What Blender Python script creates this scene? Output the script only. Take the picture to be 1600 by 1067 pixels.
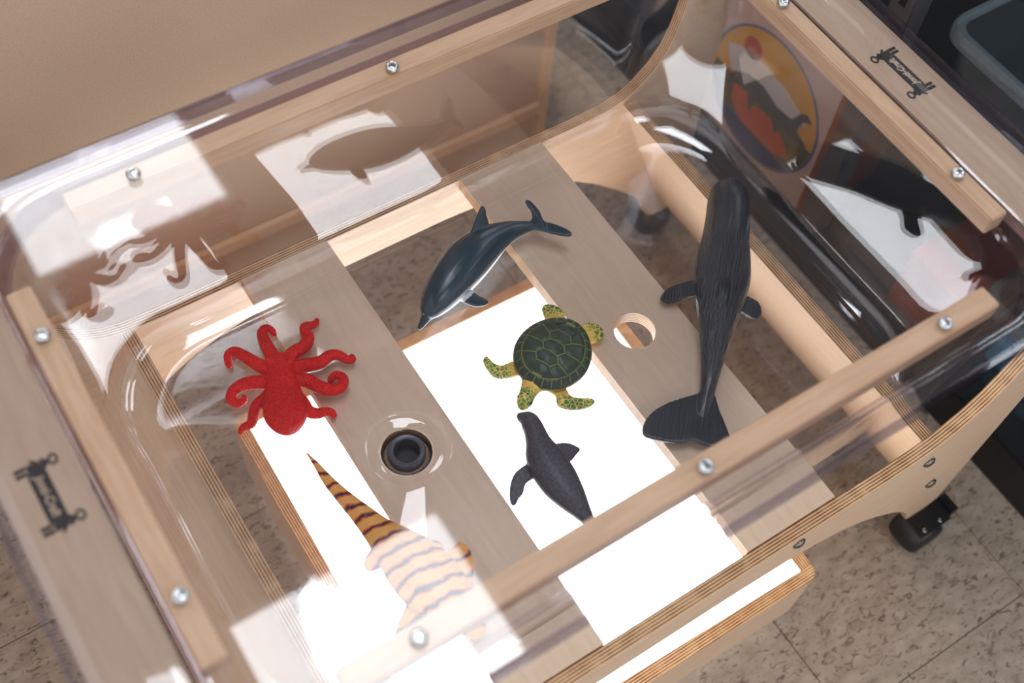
import bpy, bmesh, math, random
from mathutils import Vector, Matrix, noise as mnoise
random.seed(7)
PI = math.pi
for o in list(bpy.data.objects): bpy.data.objects.remove(o, do_unlink=True)
S = bpy.context.scene
C = S.collection

# ------------------------------------------------------------------ camera
cam_d = bpy.data.cameras.new('camera'); cam = bpy.data.objects.new('camera', cam_d); C.objects.link(cam)
ax_r = Vector((0.8371142, -0.54316026, 0.06493645))
ax_d = Vector((-0.43469528, -0.73257206, -0.52381122))
ax_f = Vector((0.33208407, 0.41026224, -0.84935568))
m = Matrix((ax_r, -ax_d, -ax_f)).transposed().to_4x4()
m.translation = Vector((-0.40698, -0.48829, 1.475))
cam.matrix_world = m
cam_d.sensor_width = 36.0; cam_d.lens = 1924.0/1600*36
cam_d.clip_start = 0.05
cam_d.dof.use_dof = True; cam_d.dof.focus_distance = 1.31; cam_d.dof.aperture_fstop = 2.9
S.camera = cam
# ------------------------------------------------------------------ world, exposure
w = bpy.data.worlds.new('room_world'); S.world = w; w.use_nodes = True
w.node_tree.nodes['Background'].inputs[0].default_value = (0.62, 0.62, 0.64, 1)
w.node_tree.nodes['Background'].inputs[1].default_value = 1.5
S.view_settings.view_transform = 'Standard'; S.view_settings.look = 'None'
S.view_settings.gamma = 1.0; S.view_settings.use_curve_mapping = False
S.view_settings.exposure = 0.43
TROFFER = 7.5      # radiance of the ceiling light diffusers
LIGHTBOX = 4.4     # radiance of the light table panel
S.cycles.transparent_max_bounces = 32
S.cycles.max_bounces = 10
S.cycles.caustics_reflective = False

# ------------------------------------------------------------------ materials
def lin(c):
    return tuple(((v/255)/12.92 if v/255 <= .04045 else ((v/255+.055)/1.055)**2.4) for v in c) + (1,)
def newmat(name):
    mt = bpy.data.materials.new(name); mt.use_nodes = True
    nt = mt.node_tree; b = nt.nodes['Principled BSDF']
    return mt, nt, b
def N(nt, t, **kw):
    n = nt.nodes.new(t)
    for k, v in kw.items(): setattr(n, k, v)
    return n
def plain(name, col, rough=.5, metal=0, spec=.5, bump=0, bscale=200):
    mt, nt, b = newmat(name)
    b.inputs['Base Color'].default_value = col if len(col) == 4 else lin(col)
    b.inputs['Roughness'].default_value = rough; b.inputs['Metallic'].default_value = metal
    b.inputs['Specular IOR Level'].default_value = spec
    if bump:
        tc = N(nt, 'ShaderNodeTexCoord'); nz = N(nt, 'ShaderNodeTexNoise'); nz.inputs['Scale'].default_value = bscale
        bp = N(nt, 'ShaderNodeBump'); bp.inputs['Strength'].default_value = bump; bp.inputs['Distance'].default_value = .002
        nt.links.new(tc.outputs['Object'], nz.inputs['Vector']); nt.links.new(nz.outputs['Fac'], bp.inputs['Height'])
        nt.links.new(bp.outputs['Normal'], b.inputs['Normal'])
    return mt
def ramp(nt, stops):
    r = N(nt, 'ShaderNodeValToRGB'); e = r.color_ramp.elements
    while len(e) < len(stops): e.new(.5)
    for q, (p, c) in zip(e, stops): q.position = p; q.color = c
    return r
def wood(name, c1, c2, axis, rough=.42):
    """birch face: fine grain streaks stretched along axis"""
    mt, nt, b = newmat(name)
    tc = N(nt, 'ShaderNodeTexCoord'); mp = N(nt, 'ShaderNodeMapping')
    sc = [1, 1, 1]
    for i in range(3): sc[i] = 9 if i == axis else 90
    mp.inputs['Scale'].default_value = sc
    nz = N(nt, 'ShaderNodeTexNoise'); nz.inputs['Scale'].default_value = 1.6; nz.inputs['Detail'].default_value = 5; nz.inputs['Distortion'].default_value = .6
    n2 = N(nt, 'ShaderNodeTexNoise'); n2.inputs['Scale'].default_value = 7; n2.inputs['Detail'].default_value = 3
    mx = N(nt, 'ShaderNodeMath', operation='ADD'); ml = N(nt, 'ShaderNodeMath', operation='MULTIPLY'); ml.inputs[1].default_value = .45
    nt.links.new(tc.outputs['Object'], mp.inputs['Vector']); nt.links.new(mp.outputs['Vector'], nz.inputs['Vector'])
    nt.links.new(tc.outputs['Object'], n2.inputs['Vector']); nt.links.new(n2.outputs['Fac'], ml.inputs[0])
    nt.links.new(nz.outputs['Fac'], mx.inputs[0]); nt.links.new(ml.outputs[0], mx.inputs[1])
    r = ramp(nt, [(.45, lin(c1)), (.95, lin(c2))])
    nt.links.new(mx.outputs[0], r.inputs[0]); nt.links.new(r.outputs[0], b.inputs['Base Color'])
    b.inputs['Roughness'].default_value = rough; b.inputs['Specular IOR Level'].default_value = .35
    return mt
def plyedge(name, axis, slope=0.0, c_light=(226, 186, 140), c_dark=(128, 80, 46), period=.0031):
    """laminated plywood edge: alternating light and dark veneers across the thickness axis"""
    mt, nt, b = newmat(name)
    tc = N(nt, 'ShaderNodeTexCoord'); sp = N(nt, 'ShaderNodeSeparateXYZ')
    nt.links.new(tc.outputs['Object'], sp.inputs[0])
    src = sp.outputs[axis]
    if slope:
        mz = N(nt, 'ShaderNodeMath', operation='MULTIPLY'); mz.inputs[1].default_value = slope
        nt.links.new(sp.outputs[2], mz.inputs[0]); ad0 = N(nt, 'ShaderNodeMath', operation='ADD')
        nt.links.new(src, ad0.inputs[0]); nt.links.new(mz.outputs[0], ad0.inputs[1]); src = ad0.outputs[0]
    m1 = N(nt, 'ShaderNodeMath', operation='MULTIPLY'); m1.inputs[1].default_value = 2*PI/period
    sn = N(nt, 'ShaderNodeMath', operation='SINE'); nz = N(nt, 'ShaderNodeTexNoise'); nz.inputs['Scale'].default_value = 60
    nt.links.new(src, m1.inputs[0]); nt.links.new(m1.outputs[0], sn.inputs[0])
    nt.links.new(tc.outputs['Object'], nz.inputs['Vector'])
    m2 = N(nt, 'ShaderNodeMath', operation='MULTIPLY'); m2.inputs[1].default_value = .42
    ad = N(nt, 'ShaderNodeMath', operation='ADD'); nt.links.new(sn.outputs[0], m2.inputs[0]); nt.links.new(m2.outputs[0], ad.inputs[0]); nt.links.new(nz.outputs['Fac'], ad.inputs[1])
    r = ramp(nt, [(.25, lin(c_dark)), (.5, lin(c_light))])
    nt.links.new(ad.outputs[0], r.inputs[0]); nt.links.new(r.outputs[0], b.inputs['Base Color'])
    b.inputs['Roughness'].default_value = .45
    return mt
def acrylic(name, tint=(.975, .972, .98), f0=.042, rough=0.0, milk=0.0, milkcol=(.8, .85, .9, 1), wavy=0.0):
    """clear sheet: transmits straight through with a faint tint, reflects by the Schlick curve"""
    mt = bpy.data.materials.new(name); mt.use_nodes = True; nt = mt.node_tree; nt.nodes.clear()
    out = N(nt, 'ShaderNodeOutputMaterial'); tr = N(nt, 'ShaderNodeBsdfTransparent'); gl = N(nt, 'ShaderNodeBsdfGlossy')
    tr.inputs[0].default_value = tuple(tint)+(1,); gl.inputs['Roughness'].default_value = rough; gl.inputs['Color'].default_value = (1, 1, 1, 1)
    lw = N(nt, 'ShaderNodeLayerWeight'); lw.inputs[0].default_value = .5
    pw = N(nt, 'ShaderNodeMath', operation='POWER'); pw.inputs[1].default_value = 5
    ma = N(nt, 'ShaderNodeMath', operation='MULTIPLY_ADD'); ma.inputs[1].default_value = 1-f0; ma.inputs[2].default_value = f0
    nt.links.new(lw.outputs['Facing'], pw.inputs[0]); nt.links.new(pw.outputs[0], ma.inputs[0])
    mx = N(nt, 'ShaderNodeMixShader'); nt.links.new(ma.outputs[0], mx.inputs[0])
    base = tr.outputs[0]
    if milk:
        df = N(nt, 'ShaderNodeBsdfDiffuse'); df.inputs[0].default_value = milkcol
        tl = N(nt, 'ShaderNodeBsdfTranslucent'); tl.inputs[0].default_value = milkcol
        m0 = N(nt, 'ShaderNodeMixShader'); m0.inputs[0].default_value = .5; nt.links.new(df.outputs[0], m0.inputs[1]); nt.links.new(tl.outputs[0], m0.inputs[2])
        m3 = N(nt, 'ShaderNodeMixShader'); m3.inputs[0].default_value = milk
        nt.links.new(tr.outputs[0], m3.inputs[1]); nt.links.new(m0.outputs[0], m3.inputs[2]); base = m3.outputs[0]
    if wavy:
        tc = N(nt, 'ShaderNodeTexCoord'); nz = N(nt, 'ShaderNodeTexNoise'); nz.inputs['Scale'].default_value = 9; nz.inputs['Detail'].default_value = 1
        bp = N(nt, 'ShaderNodeBump'); bp.inputs['Strength'].default_value = wavy; bp.inputs['Distance'].default_value = .004
        nt.links.new(tc.outputs['Object'], nz.inputs['Vector']); nt.links.new(nz.outputs['Fac'], bp.inputs['Height']); nt.links.new(bp.outputs['Normal'], gl.inputs['Normal'])
    nt.links.new(base, mx.inputs[1]); nt.links.new(gl.outputs[0], mx.inputs[2]); nt.links.new(mx.outputs[0], out.inputs['Surface'])
    return mt
def emit(name, col, s):
    mt = bpy.data.materials.new(name); mt.use_nodes = True; nt = mt.node_tree; nt.nodes.clear()
    out = N(nt, 'ShaderNodeOutputMaterial'); e = N(nt, 'ShaderNodeEmission'); e.inputs[0].default_value = col; e.inputs[1].default_value = s
    nt.links.new(e.outputs[0], out.inputs['Surface']); return mt

M = {}
BL, BD = (218, 190, 162), (204, 173, 144)
M['ply_x'] = wood('birch_grain_along_x', BL, BD, 0); M['ply_y'] = wood('birch_grain_along_y', BL, BD, 1); M['ply_z'] = wood('birch_grain_upright', BL, BD, 2)
M['slat'] = wood('pale_birch_slat', (238, 212, 184), (226, 198, 169), 1)
M['maple_x'] = wood('maple_batten_along_x', (216, 182, 150), (196, 158, 124), 0); M['maple_y'] = wood('maple_batten_along_y', (216, 182, 150), (196, 158, 124), 1)
M['edge_x'] = plyedge('ply_edge_layers_x', 0); M['edge_y'] = plyedge('ply_edge_layers_y', 1); M['edge_z'] = plyedge('ply_edge_layers_z', 2)
M['edge_left'] = plyedge('ply_edge_layers_left', 0, .41); M['edge_right'] = plyedge('ply_edge_layers_right', 0, -.41)
M['lid'] = acrylic('clear_acrylic_lid', (.976, .970, .978), f0=.032); M['tub'] = acrylic('clear_acrylic_tub', (.975, .972, .976), f0=.066, wavy=.10)
M['lid_edge'] = acrylic('acrylic_cut_edge', (.72, .70, .79), f0=.04)
M['rim_bend'] = acrylic('acrylic_thick_rim_bend', (.72, .66, .73), f0=.04)
M['bin'] = acrylic('clear_bin_plastic', (.88, .92, .94), f0=.05, rough=.12, milk=.03, milkcol=(.62, .72, .78, 1))
M['bin_rim'] = acrylic('clear_bin_rim', (.74, .82, .86), f0=.08, rough=.1, milk=.16, milkcol=(.6, .7, .75, 1))
M['steel'] = plain('polished_steel', (205, 208, 210), .16, 1.0)
M['steel_dark'] = plain('dark_steel', (130, 126, 120), .25, 1.0)
M['light_panel'] = emit('glowing_white_panel', (.94, .985, 1, 1), LIGHTBOX)
M['troffer'] = emit('fluorescent_diffuser', (.89, .95, 1, 1), TROFFER)
M['black'] = plain('black_plastic', (22, 22, 24), .42)
M['black_shelf'] = plain('black_shelf_plastic', (17, 17, 19), .5, bump=.15, bscale=300)
M['post'] = plain('grey_metal_post', (84, 82, 86), .38, .3)
M['drain'] = plain('charcoal_drain_plastic', (64, 68, 76), .3)
M['drain_in'] = plain('black_drain_inside', (14, 15, 17), .4)
M['ink'] = plain('black_print', (22, 16, 14), .6)
M['ceil'] = plain('dimmed_ceiling', (112, 112, 114), .9)  # colour darkened so the ceiling's reflection leaves little haze on the lid
M['frame_white'] = plain('white_fixture_frame', (225, 225, 225), .5)

def mat_board():
    mt, nt, b = newmat('brown_hardboard')
    tc = N(nt, 'ShaderNodeTexCoord'); nz = N(nt, 'ShaderNodeTexNoise'); nz.inputs['Scale'].default_value = 420; nz.inputs['Detail'].default_value = 4
    n2 = N(nt, 'ShaderNodeTexNoise'); n2.inputs['Scale'].default_value = 6
    nt.links.new(tc.outputs['Object'], nz.inputs['Vector']); nt.links.new(tc.outputs['Object'], n2.inputs['Vector'])
    ml = N(nt, 'ShaderNodeMath', operation='MULTIPLY'); ml.inputs[1].default_value = .35; nt.links.new(n2.outputs['Fac'], ml.inputs[0])
    ad = N(nt, 'ShaderNodeMath', operation='ADD'); nt.links.new(nz.outputs['Fac'], ad.inputs[0]); nt.links.new(ml.outputs[0], ad.inputs[1])
    r = ramp(nt, [(.4, lin((176, 148, 125))), (.95, lin((190, 162, 139)))])
    nt.links.new(ad.outputs[0], r.inputs[0]); nt.links.new(r.outputs[0], b.inputs['Base Color']); b.inputs['Roughness'].default_value = .75
    b.inputs['Specular IOR Level'].default_value = .2
    return mt
M['board'] = mat_board()
def mat_tile():
    mt, nt, b = newmat('speckled_vinyl_tile')
    tc = N(nt, 'ShaderNodeTexCoord'); geo = N(nt, 'ShaderNodeNewGeometry'); oi = N(nt, 'ShaderNodeObjectInfo')
    mp = N(nt, 'ShaderNodeMapping'); mp.inputs['Scale'].default_value = (1, 1.9, 1); mp.inputs['Rotation'].default_value = (0, 0, .5)
    nt.links.new(geo.outputs['Position'], mp.inputs['Vector'])
    na = N(nt, 'ShaderNodeTexNoise'); na.inputs['Scale'].default_value = 78; na.inputs['Detail'].default_value = 4; na.inputs['Distortion'].default_value = 1.2
    nb = N(nt, 'ShaderNodeTexNoise'); nb.inputs['Scale'].default_value = 34; nb.inputs['Detail'].default_value = 2
    nt.links.new(mp.outputs[0], na.inputs['Vector']); nt.links.new(mp.outputs[0], nb.inputs['Vector'])
    r1 = ramp(nt, [(.53, (0, 0, 0, 1)), (.70, (1, 1, 1, 1))]); nt.links.new(na.outputs['Fac'], r1.inputs[0])
    r2 = ramp(nt, [(.3, lin((150, 134, 119))), (.7, lin((172, 156, 141)))]); nt.links.new(nb.outputs['Fac'], r2.inputs[0])
    mx = N(nt, 'ShaderNodeMix', data_type='RGBA'); nt.links.new(r1.outputs[0], mx.inputs[0]); nt.links.new(r2.outputs[0], mx.inputs[6]); mx.inputs[7].default_value = lin((92, 79, 68))
    hs = N(nt, 'ShaderNodeHueSaturation'); mr = N(nt, 'ShaderNodeMapRange'); mr.inputs['To Min'].default_value = .93; mr.inputs['To Max'].default_value = 1.07
    nt.links.new(oi.outputs['Random'], mr.inputs[0]); nt.links.new(mr.outputs[0], hs.inputs['Value']); nt.links.new(mx.outputs[2], hs.inputs['Color'])
    nt.links.new(hs.outputs[0], b.inputs['Base Color']); b.inputs['Roughness'].default_value = .45
    return mt
M['tile'] = mat_tile(); M['seam'] = plain('dark_tile_seam', (96, 84, 74), .8)

# ------------------------------------------------------------------ helpers
def finish(bm, name, mats, parent=None, smooth=False, world=True, bevel=0):
    if bevel: bmesh.ops.bevel(bm, geom=bm.edges[:], offset=bevel, segments=2, affect='EDGES', profile=.7)
    bmesh.ops.recalc_face_normals(bm, faces=bm.faces[:])
    me = bpy.data.meshes.new(name); 
    if parent is not None and world:
        off = Vector((0, 0, 0)); p = parent
        while p: off += p.location; p = p.parent
        bmesh.ops.translate(bm, verts=bm.verts[:], vec=-off)
    bm.to_mesh(me); bm.free()
    for mt in (mats if isinstance(mats, (list, tuple)) else [mats]): me.materials.append(mt)
    if smooth:
        for p in me.polygons: p.use_smooth = True
        if smooth == 'auto':
            me.shade_auto = None if False else None
    o = bpy.data.objects.new(name, me); C.objects.link(o)
    if parent is not None: o.parent = parent
    return o
def sharp(o, deg=35):
    """smooth faces but keep hard edges"""
    me = o.data; bm = bmesh.new(); bm.from_mesh(me)
    for f in bm.faces: f.smooth = True
    for e in bm.edges:
        e.smooth = not (len(e.link_faces) != 2 or e.calc_face_angle(0) > math.radians(deg))
    bm.to_mesh(me); bm.free(); return o
def thing(name, label, cat, loc=(0, 0, 0), group=None):
    o = bpy.data.objects.new(name, None); C.objects.link(o); o.location = loc; o.empty_display_size = .05
    tag(o, label, cat, group); return o
def tag(o, label, cat, group=None):
    o['label'] = label; o['category'] = cat
    if group: o['group'] = group
    return o
def struct(o): o['kind'] = 'structure'; return o
def box(bm, x0, x1, y0, y1, z0, z1, mi=0):
    v = [bm.verts.new(p) for p in ((x0, y0, z0), (x1, y0, z0), (x1, y1, z0), (x0, y1, z0), (x0, y0, z1), (x1, y0, z1), (x1, y1, z1), (x0, y1, z1))]
    fs = []
    for q in ((0, 3, 2, 1), (4, 5, 6, 7), (0, 1, 5, 4), (1, 2, 6, 5), (2, 3, 7, 6), (3, 0, 4, 7)):
        f = bm.faces.new([v[i] for i in q]); f.material_index = mi; fs.append(f)
    return fs
def boxobj(name, b, mats, parent=None, bevel=.0, edge_axis=None):
    bm = bmesh.new(); box(bm, *b)
    if bevel: bmesh.ops.bevel(bm, geom=bm.edges[:], offset=bevel, segments=2, affect='EDGES')
    if edge_axis is not None:      # mats[0] face veneer, mats[1] layered edge
        bm.normal_update()
        for f in bm.faces: f.material_index = 0 if abs(f.normal[edge_axis]) > .8 else 1
    return finish(bm, name, mats, parent)
def prism(bm, pts, lo, hi, axis):
    """extrude a 2D outline along axis; returns nothing. pts order: remaining axes"""
    def P(p, t):
        q = list(p); q.insert(axis, t); return q
    a = [bm.verts.new(P(p, lo)) for p in pts]; b = [bm.verts.new(P(p, hi)) for p in pts]
    f1 = bm.faces.new(a); f2 = bm.faces.new(b[::-1]); n = len(pts)
    for f in (f1, f2): f.material_index = 0
    for i in range(n):
        f = bm.faces.new((a[i], a[(i+1) % n], b[(i+1) % n], b[i])); f.material_index = 1
def lathe(bm, prof, c, seg=32, mi=0, close=False):
    """prof: list of (r,z); c centre (x,y)"""
    rings = []
    for r, z in prof:
        if r < 1e-6: rings.append([bm.verts.new((c[0], c[1], z))])
        else: rings.append([bm.verts.new((c[0]+r*math.cos(2*PI*i/seg), c[1]+r*math.sin(2*PI*i/seg), z)) for i in range(seg)])
    pairs = list(zip(rings, rings[1:])) + ([(rings[-1], rings[0])] if close else [])
    for a, b in pairs:
        for i in range(seg):
            j = (i+1) % seg
            if len(a) == 1 and len(b) == 1: continue
            if len(a) == 1: f = bm.faces.new((a[0], b[i], b[j]))
            elif len(b) == 1: f = bm.faces.new((a[i], a[j], b[0]))
            else: f = bm.faces.new((a[i], a[j], b[j], b[i]))
            f.material_index = mi
def rrect(hx, hy, r, cx=0, cy=0, seg=12):
    pts = []
    for sx, sy, a0 in ((1, 1, 0), (-1, 1, PI/2), (-1, -1, PI), (1, -1, 1.5*PI)):
        for i in range(seg+1):
            a = a0+PI/2*i/seg
            pts.append((cx+sx*(hx-r)+r*math.cos(a), cy+sy*(hy-r)+r*math.sin(a)))
    # extra points on the straight runs
    out = []
    for i, p in enumerate(pts):
        q = pts[(i+1) % len(pts)]; out.append(p)
        if i % (seg+1) == seg:
            for t in (.25, .5, .75): out.append((p[0]+(q[0]-p[0])*t, p[1]+(q[1]-p[1])*t))
    return out
def bridge(bm, a, b, mi=0):
    n = len(a)
    for i in range(n):
        f = bm.faces.new((a[i], a[(i+1) % n], b[(i+1) % n], b[i])); f.material_index = mi
def catmull(pts, n):
    """pts: list of tuples of equal length; returns n samples"""
    out = []; k = len(pts)-1
    for s in range(n):
        t = s/(n-1)*k; i = min(int(t), k-1); u = t-i
        p0 = pts[max(i-1, 0)]; p1 = pts[i]; p2 = pts[i+1]; p3 = pts[min(i+2, k)]
        out.append(tuple(.5*((2*b)+(-a+c)*u+(2*a-5*b+4*c-d)*u*u+(-a+3*b-3*c+d)*u**3) for a, b, c, d in zip(p0, p1, p2, p3)))
    return out
def tube(bm, pts, n=40, seg=12, roll=0.0):
    """pts: (x,y,z,half_width,half_height). closed ends"""
    sm = catmull(pts, n); rings = []
    for i, s in enumerate(sm):
        p = Vector(s[:3]); a = Vector(sm[max(i-1, 0)][:3]); b = Vector(sm[min(i+1, n-1)][:3])
        t = (b-a).normalized(); up = Vector((0, 0, 1))
        side = t.cross(up); side = side.normalized() if side.length > 1e-4 else Vector((1, 0, 0))
        u2 = side.cross(t).normalized()
        if roll:
            q = Matrix.Rotation(roll, 3, t); side = q @ side; u2 = q @ u2
        hw, hh = max(s[3], .0004), max(s[4], .0004)
        rings.append([bm.verts.new(p+side*hw*math.cos(2*PI*k/seg)+u2*hh*math.sin(2*PI*k/seg)) for k in range(seg)])
    for a, b in zip(rings, rings[1:]): bridge(bm, a, b)
    bm.faces.new(rings[0][::-1]); bm.faces.new(rings[-1])
def fin(bm, outline, th, tip=.5):
    """flat flipper: outline list of (x,y,z) around, thickness th in the direction of its normal"""
    pts = [Vector(p) for p in outline]; n = len(pts)
    nor = Vector((0, 0, 0))
    for i in range(n): nor += pts[i].cross(pts[(i+1) % n])
    nor.normalize()
    a = [bm.verts.new(p+nor*th*.5) for p in pts]; b = [bm.verts.new(p-nor*th*.5) for p in pts]
    bm.faces.new(a); bm.faces.new(b[::-1])
    for i in range(n): bm.faces.new((a[i], b[i], b[(i+1) % n], a[(i+1) % n]))
def smooth_outline(pts, k=4):
    """closed catmull-rom through 3D pts"""
    n = len(pts); out = []
    for i in range(n):
        p0, p1, p2, p3 = pts[i-1], pts[i], pts[(i+1) % n], pts[(i+2) % n]
        for s in range(k):
            u = s/k
            out.append(tuple(.5*((2*b)+(-a+c)*u+(2*a-5*b+4*c-d)*u*u+(-a+3*b-3*c+d)*u**3) for a, b, c, d in zip(p0, p1, p2, p3)))
    return out
def fuse(bm, name, voxel=.0012, it=6, fac=.5):
    """merge overlapping pieces into one continuous skin"""
    bmesh.ops.recalc_face_normals(bm, faces=bm.faces[:])
    me = bpy.data.meshes.new('tmp'); bm.to_mesh(me); bm.free()
    o = bpy.data.objects.new('tmp', me); C.objects.link(o)
    r = o.modifiers.new('r', 'REMESH'); r.mode = 'VOXEL'; r.voxel_size = voxel
    s = o.modifiers.new('s', 'SMOOTH'); s.iterations = it; s.factor = fac
    dg = bpy.context.evaluated_depsgraph_get()
    me2 = bpy.data.meshes.new_from_object(o.evaluated_get(dg)); me2.name = name
    bpy.data.objects.remove(o, do_unlink=True); bpy.data.meshes.remove(me)
    for p in me2.polygons: p.use_smooth = True
    return me2
def meshobj(name, me, mat, parent=None):
    me.materials.clear(); me.materials.append(mat)
    o = bpy.data.objects.new(name, me); C.objects.link(o)
    if parent is not None: o.parent = parent
    return o

# ================================================================== SETTING
bm = bmesh.new(); box(bm, -2.2, 2.6, -1.8, 3.0, -.06, -.0026)
floor = struct(finish(bm, 'floor', M['seam'])); floor['label'] = 'beige speckled vinyl tile floor with dark flecks'
T = .3048
tile_me = None
for i in range(-5, 7):
    for j in range(-4, 8):
        x = .2284+T*i; y = -.4330+T*j
        if tile_me is None:
            bm = bmesh.new(); box(bm, .0006, T-.0006, .0006, T-.0006, -.0026, 0)
            bmesh.ops.bevel(bm, geom=[e for e in bm.edges if all(v.co.z > -.001 for v in e.verts)], offset=.0006, segments=1, affect='EDGES')
            t0 = finish(bm, 'tile', M['tile']); tile_me = t0.data; o = t0
        else:
            o = bpy.data.objects.new('tile', tile_me); C.objects.link(o)
        o.location = (x, y, 0); o.parent = floor
bm = bmesh.new(); box(bm, -1.9, 3.3, -3.1, 3.3, 2.705, 2.76)
ceil = struct(finish(bm, 'ceiling', M['ceil'])); ceil['label'] = 'ceiling greyed down to dim its reflection, with recessed lights'
row = {-2.4: 'behind the camera', 0: 'above the table', 2.4: 'beyond the brown cabinet'}
colm = {0: 'over the tub', 2.9: 'over the black shelf'}
proto = None
for cy in (-2.4, 0, 2.4):
    for cx in (0, 2.9):
        t = thing('ceiling_light', 'white rectangular ceiling light %s, in the column %s' % (row[cy], colm[cx]), 'ceiling light', (cx, cy, 2.70), 'recessed ceiling lights')
        if proto is None:
            bm = bmesh.new(); box(bm, cx-.29, cx+.29, cy-.6, cy+.6, 2.692, 2.700); d = finish(bm, 'diffuser', M['troffer'], t)
            bm = bmesh.new()
            for b in ((-.31, -.29, -.62, .62), (.29, .31, -.62, .62), (-.29, .29, -.62, -.6), (-.29, .29, .6, .62)):
                box(bm, cx+b[0], cx+b[1], cy+b[2], cy+b[3], 2.685, 2.704)
            f = finish(bm, 'frame', M['frame_white'], t); proto = (d, f)
        else:
            for q in proto: c = q.copy(); C.objects.link(c); c.parent = t

# ================================================================== SENSORY TABLE FRAME
tb = thing('sensory_table', 'birch plywood table frame on black casters carrying the clear tub', 'table', (0, 0, 0))
def side_outline():
    right_top = [(.27, .352), (.31, .3545), (.335, .361), (.356, .374), (.374, .392), (.388, .414), (.397, .440), (.403, .475), (.406, .52), (.408, .582)]
    right_out = [(.478, .582), (.478, .085), (.473, .072), (.462, .066), (.436, .066), (.426, .072), (.421, .084), (.412, .105), (.39, .138), (.36, .170), (.32, .207), (.285, .235), (.25, .256), (.21, .272), (.16, .283), (.08, .289)]
    half = right_top+right_out
    return half+[(-x, z) for x, z in reversed(half)]
for sgn in (-1, 1):
    bm = bmesh.new(); prism(bm, side_outline(), sgn*.270, sgn*.285, 1)
    p = sharp(finish(bm, 'side_panel', [M['ply_x'], M['edge_y']], tb))
    for bx, bz in ((.158, .335), (-.158, .335), (.345, .322), (-.345, .322), (.405, .203), (-.405, .203)):
        bm = bmesh.new(); lathe(bm, [(0, .0045), (.004, .0042), (.0072, .0022), (.0078, 0), (0, 0)], (0, 0), 16)
        bmesh.ops.rotate(bm, verts=bm.verts[:], cent=(0, 0, 0), matrix=Matrix.Rotation(-sgn*PI/2, 3, 'X'))
        bmesh.ops.translate(bm, verts=bm.verts[:], vec=(bx, sgn*.285, bz))
        finish(bm, 'bolt', M['steel_dark'], p, smooth=True)
# sloping end panels
for sgn, xin, xout in ((-1, -.304, -.319), (1, .3345, .3505)):
    bm = bmesh.new(); zt, zb = .3535, .13; dx = sgn*.41*(zt-zb)
    pts = [(xin, zt), (xout, zt), (xout+dx, zb), (xin+dx, zb)]
    a = [bm.verts.new((x, -.2695, z)) for x, z in pts]; b = [bm.verts.new((x, .2695, z)) for x, z in pts]
    f = bm.faces.new(a); f.material_index = 1; f = bm.faces.new(b[::-1]); f.material_index = 1
    for i in range(4):
        f = bm.faces.new((a[i], a[(i+1) % 4], b[(i+1) % 4], b[i])); f.material_index = 1 if i in (0, 2) else 0
    finish(bm, 'end_panel', [M['ply_y'], M['edge_left'] if sgn < 0 else M['edge_right']], tb)
# slats with round holes
def slat(x0, x1, hc, hr):
    y0, y1, z0, z1 = -.2695, .2695, .3375, .3555
    bm = bmesh.new(); ang = []
    corners = [math.atan2(y-hc[1], x-hc[0]) % (2*PI) for x in (x0, x1) for y in (y0, y1)]
    ang = sorted(set([2*PI*i/48 for i in range(48)]+corners))
    def hit(a):
        c, s = math.cos(a), math.sin(a); t = 1e9
        if c > 1e-9: t = min(t, (x1-hc[0])/c)
        if c < -1e-9: t = min(t, (x0-hc[0])/c)
        if s > 1e-9: t = min(t, (y1-hc[1])/s)
        if s < -1e-9: t = min(t, (y0-hc[1])/s)
        return (hc[0]+c*t, hc[1]+s*t)
    L = {}
    for k, z in (('t', z1), ('b', z0)):
        L[k+'o'] = [bm.verts.new((*hit(a), z)) for a in ang]
        L[k+'i'] = [bm.verts.new((hc[0]+hr*math.cos(a), hc[1]+hr*math.sin(a), z)) for a in ang]
    bridge(bm, L['to'], L['ti'], 0); bridge(bm, L['bo'], L['bi'], 0); bridge(bm, L['to'], L['bo'], 1); bridge(bm, L['ti'], L['bi'], 1)
    return finish(bm, 'slat', [M['slat'], M['edge_z']], tb)
slat(-.180, -.0755, (-.132, -.003), .0262)['label'] = 'plywood slat under the drain'
slat(.0985, .2125, (.153, -.004), .0228)['label'] = 'plywood slat with an open round hole'
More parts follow.
